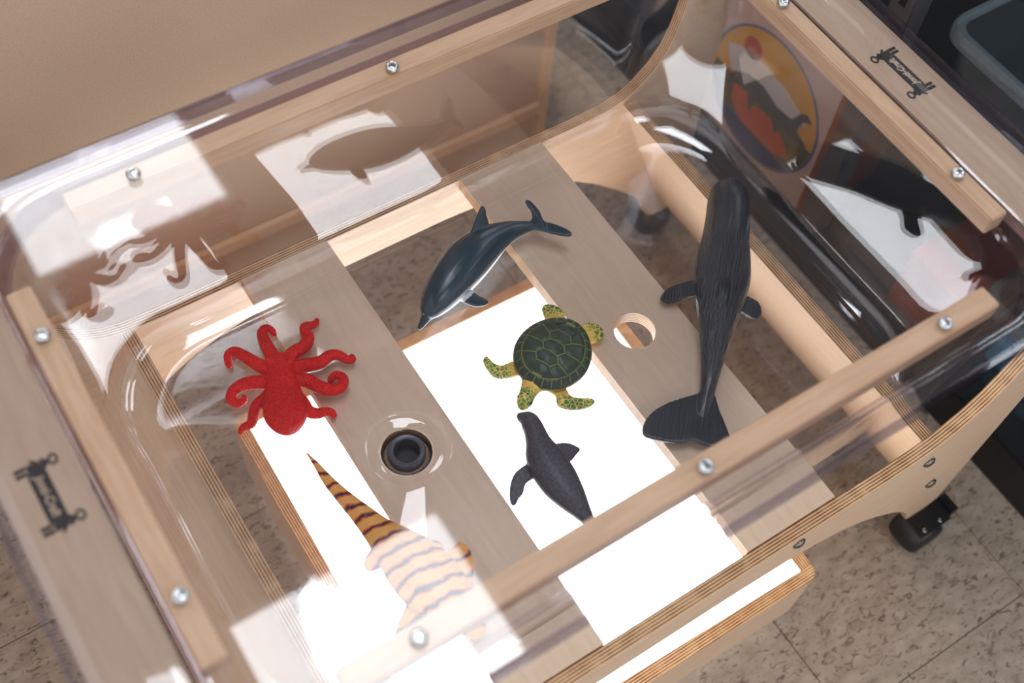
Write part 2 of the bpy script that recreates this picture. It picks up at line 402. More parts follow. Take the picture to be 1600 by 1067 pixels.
# end rails carrying the printed logo
rails = []
for sgn in (-1, 1):
    r = boxobj('end_rail', (min(sgn*.412, sgn*.474), max(sgn*.412, sgn*.474), -.285, .285, .5825, .5985), [M['ply_y'], M['edge_z']], tb, bevel=.0012, edge_axis=2)
    rails.append(r)
def flat(bm, pts, z0, z1):
    a = [bm.verts.new((x, y, z0)) for x, y in pts]; b = [bm.verts.new((x, y, z1)) for x, y in pts]
    bm.faces.new(b); bm.faces.new(a[::-1]); n = len(pts)
    for i in range(n): bm.faces.new((a[i], a[(i+1) % n], b[(i+1) % n], b[i]))
def disc(c, r, n=14, r2=None): return [(c[0]+r*math.cos(2*PI*i/n), c[1]+(r2 or r)*math.sin(2*PI*i/n)) for i in range(n)]
def rect(x0, x1, y0, y1): return [(x0, y0), (x1, y0), (x1, y1), (x0, y1)]
def logo(rail, sgn, cx):
    # local frame: +u along the text, +v up the letters; two little figures hold a banner
    def place(bm):
        for v in bm.verts:
            u, vv, z = v.co
            v.co = (cx-sgn*vv, sgn*u, .5985+z)
    bm = bmesh.new(); e = .00035
    flat(bm, [(-.0235, -.0066), (-.021, -.0073), (.021, -.0073), (.0235, -.0066), (.0235, .0066), (.021, .0073), (-.021, .0073), (-.0235, .0066)], 0, e)
    for s in (-1, 1):
        def q(pts): return [(s*x, y) for x, y in pts]
        # hat brim and crown, ring-shaped face, torso, arms, two legs
        flat(bm, q([(.0222, .0062), (.0322, .0062), (.0318, .0084), (.0226, .0084)]), 0, e)
        flat(bm, q([(.0236, .0084), (.0308, .0084), (.0296, .0108), (.0248, .0108)]), 0, e)
        for k in range(12):
            a0, a1 = 2*PI*k/12, 2*PI*(k+1)/12; c = (.0272, .0150)
            flat(bm, q([(c[0]+.0052*math.cos(a0), c[1]+.0042*math.sin(a0)), (c[0]+.0052*math.cos(a1), c[1]+.0042*math.sin(a1)), (c[0]+.0028*math.cos(a1), c[1]+.0022*math.sin(a1)), (c[0]+.0028*math.cos(a0), c[1]+.0022*math.sin(a0))]), 0, e)
        flat(bm, q([(.0236, .0062), (.0308, .0058), (.0312, -.0050), (.0238, -.0056)]), 0, e)
        flat(bm, q([(.0306, .0040), (.0346, .0004), (.0338, -.0022), (.0308, .0006)]), 0, e)
        flat(bm, q(rect(.0232, .0266, -.0150, -.0062)), 0, e)
        flat(bm, q(rect(.0280, .0314, -.0150, -.0058)), 0, e)
    place(bm); finish(bm, 'logo_print', M['ink'], rail)
    cu = bpy.data.curves.new('t', 'FONT'); cu.body = 'Jonti-Craft'; cu.size = .0105; cu.align_x = 'CENTER'; cu.align_y = 'CENTER'; cu.shear = .25; cu.extrude = .00012; cu.offset = .00022
    to = bpy.data.objects.new('t', cu); C.objects.link(to)
    me = bpy.data.meshes.new_from_object(to.evaluated_get(bpy.context.evaluated_depsgraph_get()))
    bpy.data.objects.remove(to, do_unlink=True)
    bm = bmesh.new(); bm.from_mesh(me); bpy.data.meshes.remove(me)
    xs = [v.co.x for v in bm.verts]; wdt = max(xs)-min(xs); k = .040/wdt
    for v in bm.verts: v.co = (v.co.x*k, v.co.y*.92, v.co.z+.00048)
    place(bm); finish(bm, 'logo_lettering', plain('bare_wood_letters', (214, 184, 156), .6), rail)
logo(rails[1], 1, .4445); logo(rails[0], -1, -.4425)
# casters
def caster(x, y, s):
    c = bpy.data.objects.new('caster', None); C.objects.link(c); c.parent = tb; c.location = (x, y, 0)
    def P(nm, bm, mt, **k): return finish(bm, nm, mt, c, **k)
    bm = bmesh.new(); box(bm, x-.026, x+.026, y-.02, y+.02, .062, .066); P('mount_plate', bm, M['black'])
    for dy in (-.013, .013):
        bm = bmesh.new(); lathe(bm, [(0, -.0085), (.021, -.0085), (.0245, -.006), (.0255, 0), (.0245, .006), (.021, .0085), (0, .0085)], (0, 0), 28)
        bmesh.ops.rotate(bm, verts=bm.verts[:], cent=(0, 0, 0), matrix=Matrix.Rotation(PI/2, 3, 'X'))
        bmesh.ops.translate(bm, verts=bm.verts[:], vec=(x, y+dy, .0256)); sharp(P('wheel', bm, M['black']), 40)
    bm = bmesh.new()     # hood over the twin wheels
    pts = [(x+.029*math.cos(a), .0256+.032*math.sin(a)) for a in [PI*i/12 for i in range(-1, 14)]]
    hr = []
    for dy, k in ((-.0245, .62), (-.0235, .78), (-.020, .92), (-.012, 1.0), (.012, 1.0), (.020, .92), (.0235, .78), (.0245, .62)):
        hr.append([bm.verts.new((x+(px-x)*k, y+dy, .0256+(pz-.0256)*k)) for px, pz in pts])
    for p, q in zip(hr, hr[1:]): bridge(bm, p, q)
    bm.faces.new(hr[0]); bm.faces.new(hr[-1]); sharp(P('hood', bm, M['black']), 50)
    bm = bmesh.new(); lathe(bm, [(0, .045), (.011, .045), (.011, .063), (0, .063)], (x, y), 20); sharp(P('stem', bm, M['black']))
    bm = bmesh.new(); box(bm, x+s*.024, x+s*.046, y-.011, y+.011, .038, .046); box(bm, x+s*.042, x+s*.054, y-.013, y+.013, .034, .050); P('brake_lever', bm, M['black'])
    for dx in (-.015, .012):
        bm = bmesh.new(); lathe(bm, [(0, .0672), (.003, .0668), (.0036, .0658), (0, .0658)], (x+dx, y-.0145 if y < 0 else y+.0145), 10); P('screw', bm, M['steel'])
for sx in (-1, 1):
    for sy in (-1, 1): caster(sx*.456, sy*.294, sx)

# ================================================================== CLEAR TUB
tub = thing('clear_tub', 'clear acrylic tub with rounded corners set in the plywood frame', 'tub', (0.012, 0, .356))
def ring(bm, hx, hy, r, z, cx): return [bm.verts.new((x, y, z)) for x, y in rrect(hx, hy, r, cx)]
prof = [(.349, .205, .105, .3600, .014), (.358, .215, .108, .3608, .014), (.367, .225, .111, .3638, .013), (.3745, .2335, .113, .3690, .013), (.3805, .2405, .113, .3770, .012), (.3845, .2455, .112, .3880, .011), (.3865, .2485, .110, .4020, .010),
        (.3895, .253, .106, .45, .007), (.395, .259, .098, .52, .004), (.4015, .2655, .090, .582, .001), (.4035, .2675, .088, .5965, 0), (.4075, .2710, .09, .6018, 0), (.415, .277, .09, .6030, 0), (.474, .2885, .03, .6030, 0)]
DC = (-.132, -.003)
bm = bmesh.new()
inner = [ring(bm, *p) for p in prof]
th = .0036
outer = [ring(bm, p[0]+(th*min(1, i/4)), p[1]+(th*min(1, i/4)), p[2], p[3]-th*(1-min(1, i/10)*.15) if i < 10 else p[3]-.0028, p[4]) for i, p in enumerate(prof)]
for k, (a, b) in enumerate(zip(inner, inner[1:])): bridge(bm, a, b, 1 if 9 <= k <= 10 else 0)
for k, (a, b) in enumerate(zip(outer, outer[1:])): bridge(bm, a, b, 1 if 9 <= k <= 10 else 0)
bridge(bm, inner[-1], outer[-1])
def floor_fill(loop, z, radii):
    prev = loop; n = len(loop)
    ang = [math.atan2(v.co.y-DC[1], v.co.x-DC[0]) for v in loop]
    for r, zz in radii:
        cur = [bm.verts.new((DC[0]+r*math.cos(a), DC[1]+r*math.sin(a), zz)) for a in ang]
        bridge(bm, prev, cur); prev = cur
    return prev
i_end = floor_fill(inner[0], .36, [(.0465, .36), (.0445, .3612), (.0425, .3588), (.036, .3575), (.028, .3560), (.0235, .3525), (.0228, .340)])
o_end = floor_fill(outer[0], .3564, [(.028, .3562), (.0255, .3525), (.0250, .340)])
bridge(bm, i_end, o_end)
shell = sharp(finish(bm, 'tub_shell', [M['tub'], M['rim_bend']], tub), 50)
bm = bmesh.new(); lathe(bm, [(.0135, .358), (.0150, .3592), (.0180, .3592), (.0195, .357), (.0195, .325), (.0135, .325)], DC, 40, close=True)
dr = sharp(finish(bm, 'drain_fitting', M['drain'], tub), 40)
bm = bmesh.new(); lathe(bm, [(0, .338), (.0135, .338), (.0135, .334), (0, .334)], DC, 32); finish(bm, 'drain_plug', M['drain_in'], dr)
bm = bmesh.new(); lathe(bm, [(.0196, .3370), (.0345, .3370), (.0345, .3300), (.0310, .3260), (.0196, .3260)], DC, 12, close=True); finish(bm, 'light_block_ring', M['drain'], dr)  # added opaque ring below the slat, blocks the panel's glow around the drain
bm = bmesh.new(); lathe(bm, [(.0195, .349), (.0227, .348), (.0227, .345), (.0195, .346)], DC, 32, close=True); finish(bm, 'light_stop_ring', plain('tan_light_stop', (150, 118, 92), .4), dr)  # added wood-toned ring, closes the gap where panel light leaks up

# ================================================================== LID
lid = thing('tub_lid', 'flat clear acrylic lid with wooden battens bolted along its underside', 'lid', (0, 0, .6035))
bm = bmesh.new(); outl = rrect(.4795, .294, .022, 0, 0, 8)
prism(bm, outl, .6048, .6100, 2); sharp(finish(bm, 'lid_sheet', [M['lid'], M['lid_edge']], lid))
bm = bmesh.new()
def LR(h, k, r, z): return [bm.verts.new((x, y, z)) for x, y in rrect(h, k, r, 0, 0, 8)]
ra = [LR(.4797, .2942, .022, .6100), LR(.4832, .2977, .025, .6080), LR(.4838, .2983, .0255, .590), LR(.4806, .2951, .0225, .590), LR(.4800, .2945, .022, .6048)]
for p, q in zip(ra, ra[1:]+ra[:1]): bridge(bm, p, q)
sharp(finish(bm, 'lid_lip', M['lid_edge'], lid), 40)
def bolt(x, y, parent, z=.610):
    bm = bmesh.new(); lathe(bm, [(.0024, z+.0030), (.0030, z+.0044), (.0050, z+.0034), (.0064, z+.0014), (.0066, z), (0, z), (0, z+.0018), (.0020, z+.0020)], (x, y), 24); finish(bm, 'bolt', M['steel'], parent, smooth=True)
for nm, b, bl, mt in (('batten', (-.3235, .3235, .238, .2605), [(-.262, .2455), (0, .2455), (.262, .2455)], 'maple_x'), ('batten', (-.3235, .3235, -.2545, -.232), [(-.262, -.2455), (0, -.2455), (.262, -.2455)], 'maple_x'),
                     ('batten', (-.4035, -.382, -.184, .184), [(-.392, -.1285), (-.392, .1285)], 'maple_y'), ('batten', (.3825, .4035, -.184, .184), [(.390, -.1285), (.390, .1285)], 'maple_y')):
    p = boxobj(nm, (*b, .5835, .6047), M[mt], lid, bevel=.0014)
    for x, y in bl: bolt(x, y, p)

# ================================================================== LIGHT TABLE
lt = thing('light_table', 'low plywood light box with glowing white top standing under the tub', 'light box', (.012, -.02, 0))
def ltrot(bm): bmesh.ops.rotate(bm, verts=bm.verts[:], cent=(.012, -.02, 0), matrix=Matrix.Rotation(math.radians(-1.2), 3, 'Z'))
X0, X1, Y0, Y1, ZT = -.242, .266, -.286, .243, .118
for b, ax in (((X0, X1, Y0, Y0+.016), 1), ((X0, X1, Y1-.016, Y1), 1), ((X0, X0+.016, Y0+.016, Y1-.016), 0), ((X1-.016, X1, Y0+.016, Y1-.016), 0)):
    bm = bmesh.new()
    if ax == 1:
        s = 1 if b[2] < 0 else -1; yo = b[2] if s > 0 else b[3]; yi = b[3] if s > 0 else b[2]; r = .014
        pts = [(X0+r-r*math.sin(a), yo+s*(r-r*math.cos(a))) for a in [PI/2*(1-i/5) for i in range(6)]]+[(X1-r+r*math.sin(a), yo+s*(r-r*math.cos(a))) for a in [PI/2*i/5 for i in range(6)]]+[(X1, yi), (X0, yi)]
        prism(bm, pts, .012, ZT, 2)
        bm.normal_update()
        for f in bm.faces: f.material_index = 1 if abs(f.normal.z) > .5 else 0
        ltrot(bm); sharp(finish(bm, 'side_board', [M['ply_x'], M['edge_y']], lt))
    else:
        box(bm, *b, .012, ZT); bm.normal_update()
        for f in bm.faces: f.material_index = 1 if abs(f.normal.z) > .5 else 0
        ltrot(bm); finish(bm, 'side_board', [M['ply_y'], M['edge_x']], lt)
bm = bmesh.new(); box(bm, X0+.016, X1-.016, Y0+.016, Y1-.016, .105, ZT-.004); ltrot(bm); finish(bm, 'light_panel', M['light_panel'], lt)
for x, y in ((X0+.02, Y0+.02), (X1-.02, Y0+.02), (X0+.02, Y1-.02), (X1-.02, Y1-.02)):
    bm = bmesh.new(); lathe(bm, [(0, 0), (.009, 0), (.010, .004), (.010, .0122), (0, .0122)], (x, y), 16); finish(bm, 'rubber_foot', M['black'], lt)

# ================================================================== BROWN CABINET BEHIND
cb = thing('storage_cabinet', 'brown hardboard back of a low cabinet behind the table', 'cabinet', (-.4, .7, 0))
boxobj('back_board', (-1.55, .384, .5, .506, .02, .79), M['board'], cb)
boxobj('edge_post', (.384, .401, .494, .90, 0, .79), M['maple_y'], cb, bevel=.001)
boxobj('edge_post', (-1.567, -1.55, .494, .90, 0, .79), M['maple_y'], cb, bevel=.001)
boxobj('bottom_rail', (-1.55, .384, .490, .4995, .098, .118), M['maple_x'], cb, bevel=.001)
boxobj('top_board', (-1.57, .404, .49, .90, .79, .81), M['ply_x'], cb, bevel=.001)
boxobj('plinth', (-1.55, .384, .5005, .512, 0, .02), M['ply_x'], cb)

# ================================================================== BLACK SHELF AND BINS ON THE RIGHT
sh = thing('storage_shelf', 'black shelf unit with grey posts beside the table end', 'shelf', (.85, .2, 0))
boxobj('base', (.606, 1.10, -.85, 1.05, 0, .076), M['black_shelf'], sh, bevel=.004)
boxobj('shelf_board', (.625, 1.10, -.85, 1.05, .345, .368), M['black_shelf'], sh, bevel=.003)
boxobj('back_sheet', (1.10, 1.115, -.85, 1.05, 0, 1.0), M['black_shelf'], sh)
for y in (-.80, .118, 1.0):
    p = boxobj('post', (.610, .642, y, y+.034, .076, 1.0), M['post'], sh, bevel=.002)
    for k in range(10):
        boxobj('slot', (.6095, .6105, y+.012, y+.022, .40+.05*k, .414+.05*k), M['black'], p)
def rbin(x0, x1, y0, y1, z0, z1, label, group, tap=.02):
    t = thing('storage_bin', label, 'bin', ((x0+x1)/2, (y0+y1)/2, z0), group)
    cx, cy, hx, hy = (x0+x1)/2, (y0+y1)/2, (x1-x0)/2, (y1-y0)/2
    bm = bmesh.new()
    def R(hx, hy, r, z): return [bm.verts.new((x, y+cy, z)) for x, y in rrect(hx, hy, r, cx, 0, 6)]
    i0 = R(hx-tap-.003, hy-tap-.003, .022, z0+.003); i1 = R(hx-.006, hy-.006, .022, z1)
    o0 = R(hx-tap, hy-tap, .025, z0); o1 = R(hx-.003, hy-.003, .024, z1)
    bridge(bm, i0, i1); bridge(bm, o0, o1); bridge(bm, i1, o1); bm.faces.new(i0); bm.faces.new(o0[::-1])
    sharp(finish(bm, 'bin_body', M['bin'], t))
    bm = bmesh.new()
    a = [R(hx-.004, hy-.004, .024, z1-.001), R(hx-.002, hy-.002, .025, z1+.004), R(hx+.006, hy+.006, .030, z1+.005), R(hx+.009, hy+.009, .033, z1), R(hx+.009, hy+.009, .033, z1-.012), R(hx+.006, hy+.006, .030, z1-.012), R(hx+.005, hy+.005, .029, z1), R(hx-.002, hy-.002, .025, z1-.001)]
    for p, q in zip(a, a[1:]+a[:1]): bridge(bm, p, q)
    sharp(finish(bm, 'bin_rim', M['bin_rim'], t), 50)
    return t
BG = 'clear plastic bins on the black shelf'
rbin(.635, 1.02, -.40, .078, .369, .505, 'clear plastic bin on the upper shelf beside the grey post', BG)
rbin(.630, 1.02, -.29, -.135, .0765, .235, 'clear plastic bin low on the black base holding blue blocks', BG)
rbin(.630, 1.02, -.66, -.33, .0765, .235, 'clear plastic bin at the near end of the black base', BG)
# dark grey bin at the far end
db = thing('storage_bin', 'dark slate grey bin with a pale rim at the far end of the base', 'bin', (.80, .66, .0765), 'solid bins on the shelf')
bm = bmesh.new()
def R2(hx, hy, r, z): return [bm.verts.new((x, y+.68, z)) for x, y in rrect(hx, hy, r, .81, 0, 6)]
i0, i1, o1, o0 = R2(.15, .12, .03, .081), R2(.175, .148, .035, .25), R2(.18, .153, .038, .25), R2(.155, .125, .032, .077)
bridge(bm, i0, i1); bridge(bm, i1, o1); bridge(bm, o1, o0); bm.faces.new(i0); bm.faces.new(o0)
sharp(finish(bm, 'bin_body', plain('slate_bin_plastic', (58, 62, 72), .35), db))
bm = bmesh.new(); a = [R2(.174, .147, .035, .2505), R2(.174, .147, .035, .256), R2(.186, .159, .042, .256), R2(.186, .159, .042, .2505)]
for p, q in zip(a, a[1:]+a[:1]): bridge(bm, p, q)
sharp(finish(bm, 'bin_rim', plain('pale_grey_rim', (150, 154, 162), .3), db))
# blocks in the low bin
cols = [(40, 120, 165), (30, 90, 150), (70, 160, 190), (36, 110, 150)]
names = ['sky blue', 'deep blue', 'pale teal', 'mid blue']
for k, (x, y, a) in enumerate(((.70, -.235, .2), (.78, -.215, -.3), (.705, -.180, .1), (.88, -.215, .2))):
    bm = bmesh.new(); box(bm, -.024, .024, -.020, .020, 0, .045); bmesh.ops.bevel(bm, geom=bm.edges[:], offset=.003, segments=2, affect='EDGES')
    lathe(bm, [(0, .052), (.010, .052), (.010, .044)], (0, 0), 14)
    o = finish(bm, 'toy_block', plain('block_'+names[k].replace(' ', '_'), cols[k], .35)); o.location = (x, y, .0800); o.rotation_euler.z = a
    tag(o, names[k]+' toy block lying in the low clear bin', 'toy block', 'blocks in the low bin')
# red box on the base between bin and picture
rb = thing('red_box', 'dark red box standing on the shelf base beside the low clear bin', 'box', (.70, -.07, .0765))
boxobj('body', (.632, .80, -.112, -.020, .0765, .175), plain('dark_red_card', (132, 34, 30), .5), rb, bevel=.002)
boxobj('box_lid', (.6305, .8015, -.1135, -.0185, .175, .187), plain('red_card_top', (150, 40, 34), .5), rb, bevel=.001)
# boxed picture: pinkish box whose face shows a round dinosaur print
pb = thing('picture_box', 'pinkish box with a round dinosaur picture on its side', 'box', (.68, .275, .0765))
boxobj('carton', (.620, .76, .155, .405, .0765, .318), plain('pinkish_card', (196, 168, 158), .6), pb, bevel=.0015)
boxobj('spine', (.6195, .7605, .1545, .166, .0768, .3178), plain('orange_brown_card', (132, 66, 34), .5), pb)
PC = (.285, .195)   # centre of the print in y,z
def decal(name, pts, col, d):
    bm = bmesh.new(); x1 = .620-.0004*d
    a = [bm.verts.new((x1, y, z)) for y, z in pts]; b = [bm.verts.new((.6201, y, z)) for y, z in pts]
    bm.faces.new(a); bm.faces.new(b[::-1]); n = len(pts)
    for i in range(n): bm.faces.new((a[i], a[(i+1) % n], b[(i+1) % n], b[i]))
    finish(bm, name, plain('print_'+name, col, .5), pb)
def circ(c, r, a0=0, a1=2*PI, n=40): return [(c[0]+r*math.cos(a0+(a1-a0)*i/n), c[1]+r*math.sin(a0+(a1-a0)*i/n)) for i in range(n+(0 if abs(a1-a0) > 6.2 else 1))]
decal('print_ring', circ(PC, .112), (60, 96, 140), 1)
decal('print_sky', circ(PC, .108), (206, 150, 62), 2)
decal('print_pale_patch', [(PC[0]+a, PC[1]+b) for a, b in ((.09, .035), (.05, .055), (-.03, .050), (-.085, .030), (-.060, -.002), (.0, .002), (.075, .0))], (196, 190, 188), 3)
decal('print_sun', circ((PC[0]+.045, PC[1]+.062), .018, n=16), (176, 52, 40), 3)
decal('print_ground', [(PC[0]+.107*math.cos(a), PC[1]+.107*math.sin(a)) for a in [PI*(1.02+.96*i/24) for i in range(25)]], (92, 88, 60), 3)
decal('print_lava', [(PC[0]+a, PC[1]+b) for a, b in ((.060, -.012), (.035, -.006), (.012, -.022), (-.020, -.016), (-.050, -.026), (-.075, -.050), (-.050, -.066), (-.012, -.074), (.030, -.068), (.056, -.046))], (186, 78, 44), 4)
decal('print_water', [(PC[0]+.106*math.cos(a), PC[1]+.106*math.sin(a)) for a in [PI*(1.22+.56*i/16) for i in range(17)]], (34, 62, 104), 4)
decal('print_dinosaur', [(PC[0]+a, PC[1]+b) for a, b in ((.075, -.030), (.066, .000), (.040, .018), (.006, .022), (-.028, .012), (-.058, .016), (-.070, .040), (-.080, .046), (-.092, .038), (-.078, .030), (-.072, .006), (-.096, -.004), (-.070, -.010), (-.046, -.012), (-.038, -.034), (-.026, -.012), (.010, -.010), (.018, -.040), (.030, -.012), (.052, -.014))], (62, 72, 72), 5)

# ================================================================== TOY SEA ANIMALS (tub floor at z = .36)
FZ = .3602
def coat(name, rough, fn):
    mt, nt, b = newmat(name); b.inputs['Roughness'].default_value = rough; fn(nt, b); return mt
def add_bump(nt, b, src, s, d=.001):
    bp = N(nt, 'ShaderNodeBump'); bp.inputs['Strength'].default_value = s; bp.inputs['Distance'].default_value = d
    nt.links.new(src, bp.inputs['Height']); nt.links.new(bp.outputs['Normal'], b.inputs['Normal'])
def tex(nt, t, scale, coord='Object', mscale=None, **kw):
    tc = N(nt, 'ShaderNodeTexCoord'); n = N(nt, t, **kw); n.inputs['Scale'].default_value = scale
    if mscale:
        mp = N(nt, 'ShaderNodeMapping'); mp.inputs['Scale'].default_value = mscale; nt.links.new(tc.outputs[coord], mp.inputs[0]); nt.links.new(mp.outputs[0], n.inputs['Vector'])
    else: nt.links.new(tc.outputs[coord], n.inputs['Vector'])
    return n
def shift(bm, p): bmesh.ops.translate(bm, verts=bm.verts[:], vec=(-p[0], -p[1], -p[2]))

# ---- octopus
def m_oct(nt, b):
    v = tex(nt, 'ShaderNodeTexVoronoi', 420); n = tex(nt, 'ShaderNodeTexNoise', 30)
    r = ramp(nt, [(.3, lin((190, 8, 10))), (.7, lin((212, 22, 18)))]); nt.links.new(n.outputs['Fac'], r.inputs[0]); nt.links.new(r.outputs[0], b.inputs['Base Color'])
    add_bump(nt, b, v.outputs['Distance'], 1.0, .0016); b.inputs['Specular IOR Level'].default_value = .3
    b.inputs['Subsurface Weight'].default_value = .35; b.inputs['Subsurface Radius'].default_value = (.012, .003, .002); b.inputs['Subsurface Scale'].default_value = .6
OP = (-.212, .105, FZ)
bm = bmesh.new()
tube(bm, [(-.2275, .066, .3745, .003, .003), (-.2255, .0705, .375, .013, .0115), (-.2215, .080, .377, .0205, .0160), (-.2165, .093, .378, .0220, .0170), (-.2095, .110, .377, .0185, .0155), (-.203, .126, .377, .0150, .0150), (-.198, .138, .376, .0135, .0140), (-.193, .147, .373, .010, .010), (-.190, .152, .370, .004, .004)], 40, 20)
arms = [[(-.199, .140), (-.1985, .160), (-.197, .175), (-.1945, .188), (-.188, .1925), (-.1835, .188), (-.184, .181)],
        [(-.192, .140), (-.179, .147), (-.166, .149), (-.157, .156), (-.1555, .166), (-.1525, .172), (-.145, .171), (-.139, .1735), (-.136, .178)],
        [(-.192, .132), (-.178, .129), (-.161, .124), (-.149, .1265), (-.140, .124), (-.134, .115), (-.128, .114), (-.1265, .121)],
        [(-.196, .122), (-.182, .110), (-.174, .097), (-.164, .0885), (-.154, .089), (-.1485, .097), (-.152, .105), (-.159, .1055), (-.1595, .1015)],
        [(-.205, .110), (-.1985, .094), (-.197, .081), (-.190, .075), (-.182, .0735), (-.1765, .070), (-.1765, .064)],
        [(-.212, .120), (-.226, .1145), (-.238, .1125), (-.2455, .1065), (-.2515, .0995), (-.2605, .1005), (-.2665, .0965)],
        [(-.208, .128), (-.221, .133), (-.236, .141), (-.249, .1415), (-.2565, .135), (-.253, .1275), (-.245, .1285), (-.2435, .134)],
        [(-.204, .136), (-.212, .147), (-.218, .160), (-.2235, .174), (-.229, .1835), (-.236, .1835), (-.240, .175), (-.2395, .170)]]
for i, a in enumerate(arms):
    n = len(a); pts = []
    for k, (x, y) in enumerate(a):
        t = k/(n-1); r = .0058*(1-t)**.8+.0026
        z = FZ+r+.006*(1-t)**2+(.004*math.sin(PI*t) if i in (1, 2, 3) else .001)
        pts.append((x, y, z, r, r))
    tube(bm, pts, 44, 10)
for s in (-1, 1):
    d = Vector((.83, -.55, 0)).normalized()*s*.0105
    bmesh.ops.create_icosphere(bm, subdivisions=2, radius=.0048, matrix=Matrix.Translation((-.1975+d.x, .1385+d.y, .3865)))
shift(bm, OP); me = fuse(bm, 'octopus', .0010, 4)
o = meshobj('toy_octopus', me, coat('red_rubber', .55, m_oct)); o.location = OP
tag(o, 'red rubbery toy octopus with curled arms lying over the slat edge', 'toy octopus')

# ---- dolphin
DSP = [(-.0520, .1085, .370, .0022, .0022), (-.0455, .1115, .372, .0040, .0036), (-.0385, .1150, .375, .0062, .0055), (-.0330, .1175, .379, .0115, .0115), (-.0200, .1240, .383, .0178, .0180), (.0020, .1345, .386, .0232, .0235), (.0270, .1455, .3875, .0255, .0255), (.0500, .1530, .3875, .0232, .0235), (.0720, .1575, .387, .0180, .0185), (.0930, .1585, .386, .0120, .0130), (.1100, .1560, .385, .0075, .0085), (.1220, .1530, .384, .0048, .0055)]
DPO = (.03, .145, FZ)
bm = bmesh.new(); tube(bm, DSP, 60, 22)
dors = Vector((-.10, .52, .85)).normalized()
fin(bm, smooth_outline([tuple(Vector((.048, .158, .392))+dors*.012), tuple(Vector((.070, .161, .392))+dors*.008), tuple(Vector((.0745, .163, .392))+dors*.022), tuple(Vector((.0750, .1645, .392))+dors*.034), tuple(Vector((.060, .160, .392))+dors*.025)], 3), .0044)
fin(bm, smooth_outline([(.1160, .1575, .3845), (.1255, .1610, .386), (.1275, .1690, .389), (.1275, .1800, .394), (.1335, .1780, .393), (.1370, .1640, .388), (.1350, .1520, .385), (.1430, .1400, .387), (.1500, .1230, .390), (.1470, .1170, .390), (.1360, .1270, .388), (.1260, .1400, .386), (.1180, .1500, .384)], 3), .0042)
fin(bm, smooth_outline([(.003, .125, .379), (.018, .131, .377), (.0240, .116, .370), (.0320, .1050, .3655), (.0290, .1010, .3645), (.0160, .1040, .367), (.006, .114, .372)], 3), .0042)
fin(bm, smooth_outline([(-.004, .148, .380), (.006, .153, .379), (.010, .166, .368), (.006, .170, .365), (-.004, .160, .370)], 3), .0042)
shift(bm, DPO); me = fuse(bm, 'dolphin', .0011, 7)
sm = catmull(DSP, 60)
belly_dir = Vector((.34, -.62, -.70)).normalized()
at = me.attributes.new('belly', 'FLOAT', 'POINT')
vals = []
for v in me.vertices:
    p = v.co+Vector(DPO); best = min(sm, key=lambda s: (s[0]-p.x)**2+(s[1]-p.y)**2+(s[2]-p.z)**2)
    d = (p-Vector(best[:3])); rr = max(best[3], .002); val = d.dot(belly_dir)/rr
    if d.length > rr*1.12+.001: val = -1
    vals.append(val)
at.data.foreach_set('value', vals)
def m_dol(nt, b):
    a = N(nt, 'ShaderNodeAttribute', attribute_name='belly'); r = ramp(nt, [(0.0, lin((30, 50, 62))), (.60, lin((34, 54, 66))), (.76, lin((150, 164, 172))), (.92, lin((198, 206, 210)))])
    nt.links.new(a.outputs['Fac'], r.inputs[0]); nt.links.new(r.outputs[0], b.inputs['Base Color'])
    n = tex(nt, 'ShaderNodeTexNoise', 300); add_bump(nt, b, n.outputs['Fac'], .08)
o = meshobj('toy_dolphin', me, coat('slate_blue_dolphin_skin', .27, m_dol)); o.location = DPO
tag(o, 'slate blue toy dolphin with pale belly lying across the second slat', 'toy dolphin')

# ---- sperm whale
WSP = [(.3475, .0850, .386, .012, .013), (.3415, .0785, .387, .0205, .022), (.3310, .0665, .388, .0240, .0265), (.3140, .0470, .388, .0250, .0270), (.2950, .0270, .388, .0262, .0265), (.2740, .0040, .388, .0300, .0265), (.2560, -.0160, .387, .0305, .0255), (.2330, -.0410, .385, .0240, .0225), (.2120, -.0640, .381, .0175, .0180), (.1900, -.0870, .377, .0120, .0135), (.1700, -.1070, .374, .0085, .0100), (.1560, -.1200, .372, .0080, .0075), (.1440, -.1310, .371, .006, .004)]
WP = (.26, -.01, FZ)
bm = bmesh.new(); tube(bm, WSP, 70, 26)
fin(bm, smooth_outline([(.1640, -.1110, .372), (.1480, -.1060, .372), (.1150, -.1000, .372), (.0920, -.1040, .371), (.0790, -.1160, .370), (.0880, -.1290, .370), (.1060, -.1440, .370), (.1180, -.1480, .3705), (.1240, -.1560, .370), (.1360, -.1680, .370), (.1500, -.1730, .370), (.1570, -.1560, .371), (.1640, -.1330, .372), (.1700, -.1180, .372)], 4), .0052)
fin(bm, smooth_outline([(.244, .004, .374), (.228, .012, .371), (.210, .0160, .367), (.1960, .0100, .365), (.2020, .0000, .366), (.220, -.0050, .369), (.238, -.0090, .373)], 4), .0056)
fin(bm, smooth_outline([(.270, -.028, .374), (.2790, -.040, .371), (.2860, -.0500, .367), (.2810, -.0620, .365), (.2700, -.0640, .366), (.262, -.0520, .369), (.257, -.040, .373)], 4), .0056)
tube(bm, [(.248, -.022, .409, .006, .003), (.235, -.037, .4085, .007, .005), (.222, -.051, .402, .005, .003)], 14, 10)
tube(bm, [(.3395, .081, .407, .002, .001), (.335, .076, .412, .0045, .003), (.329, .069, .413, .003, .002)], 10, 8)
shift(bm, WP); me = fuse(bm, 'whale', .0012, 6)
at = me.attributes.new('along', 'FLOAT', 'POINT'); ad_ = Vector((.72, .69, 0)).normalized(); sd_ = Vector((-.69, .72, 0))
at.data.foreach_set('value', [v.co.dot(ad_) for v in me.vertices])
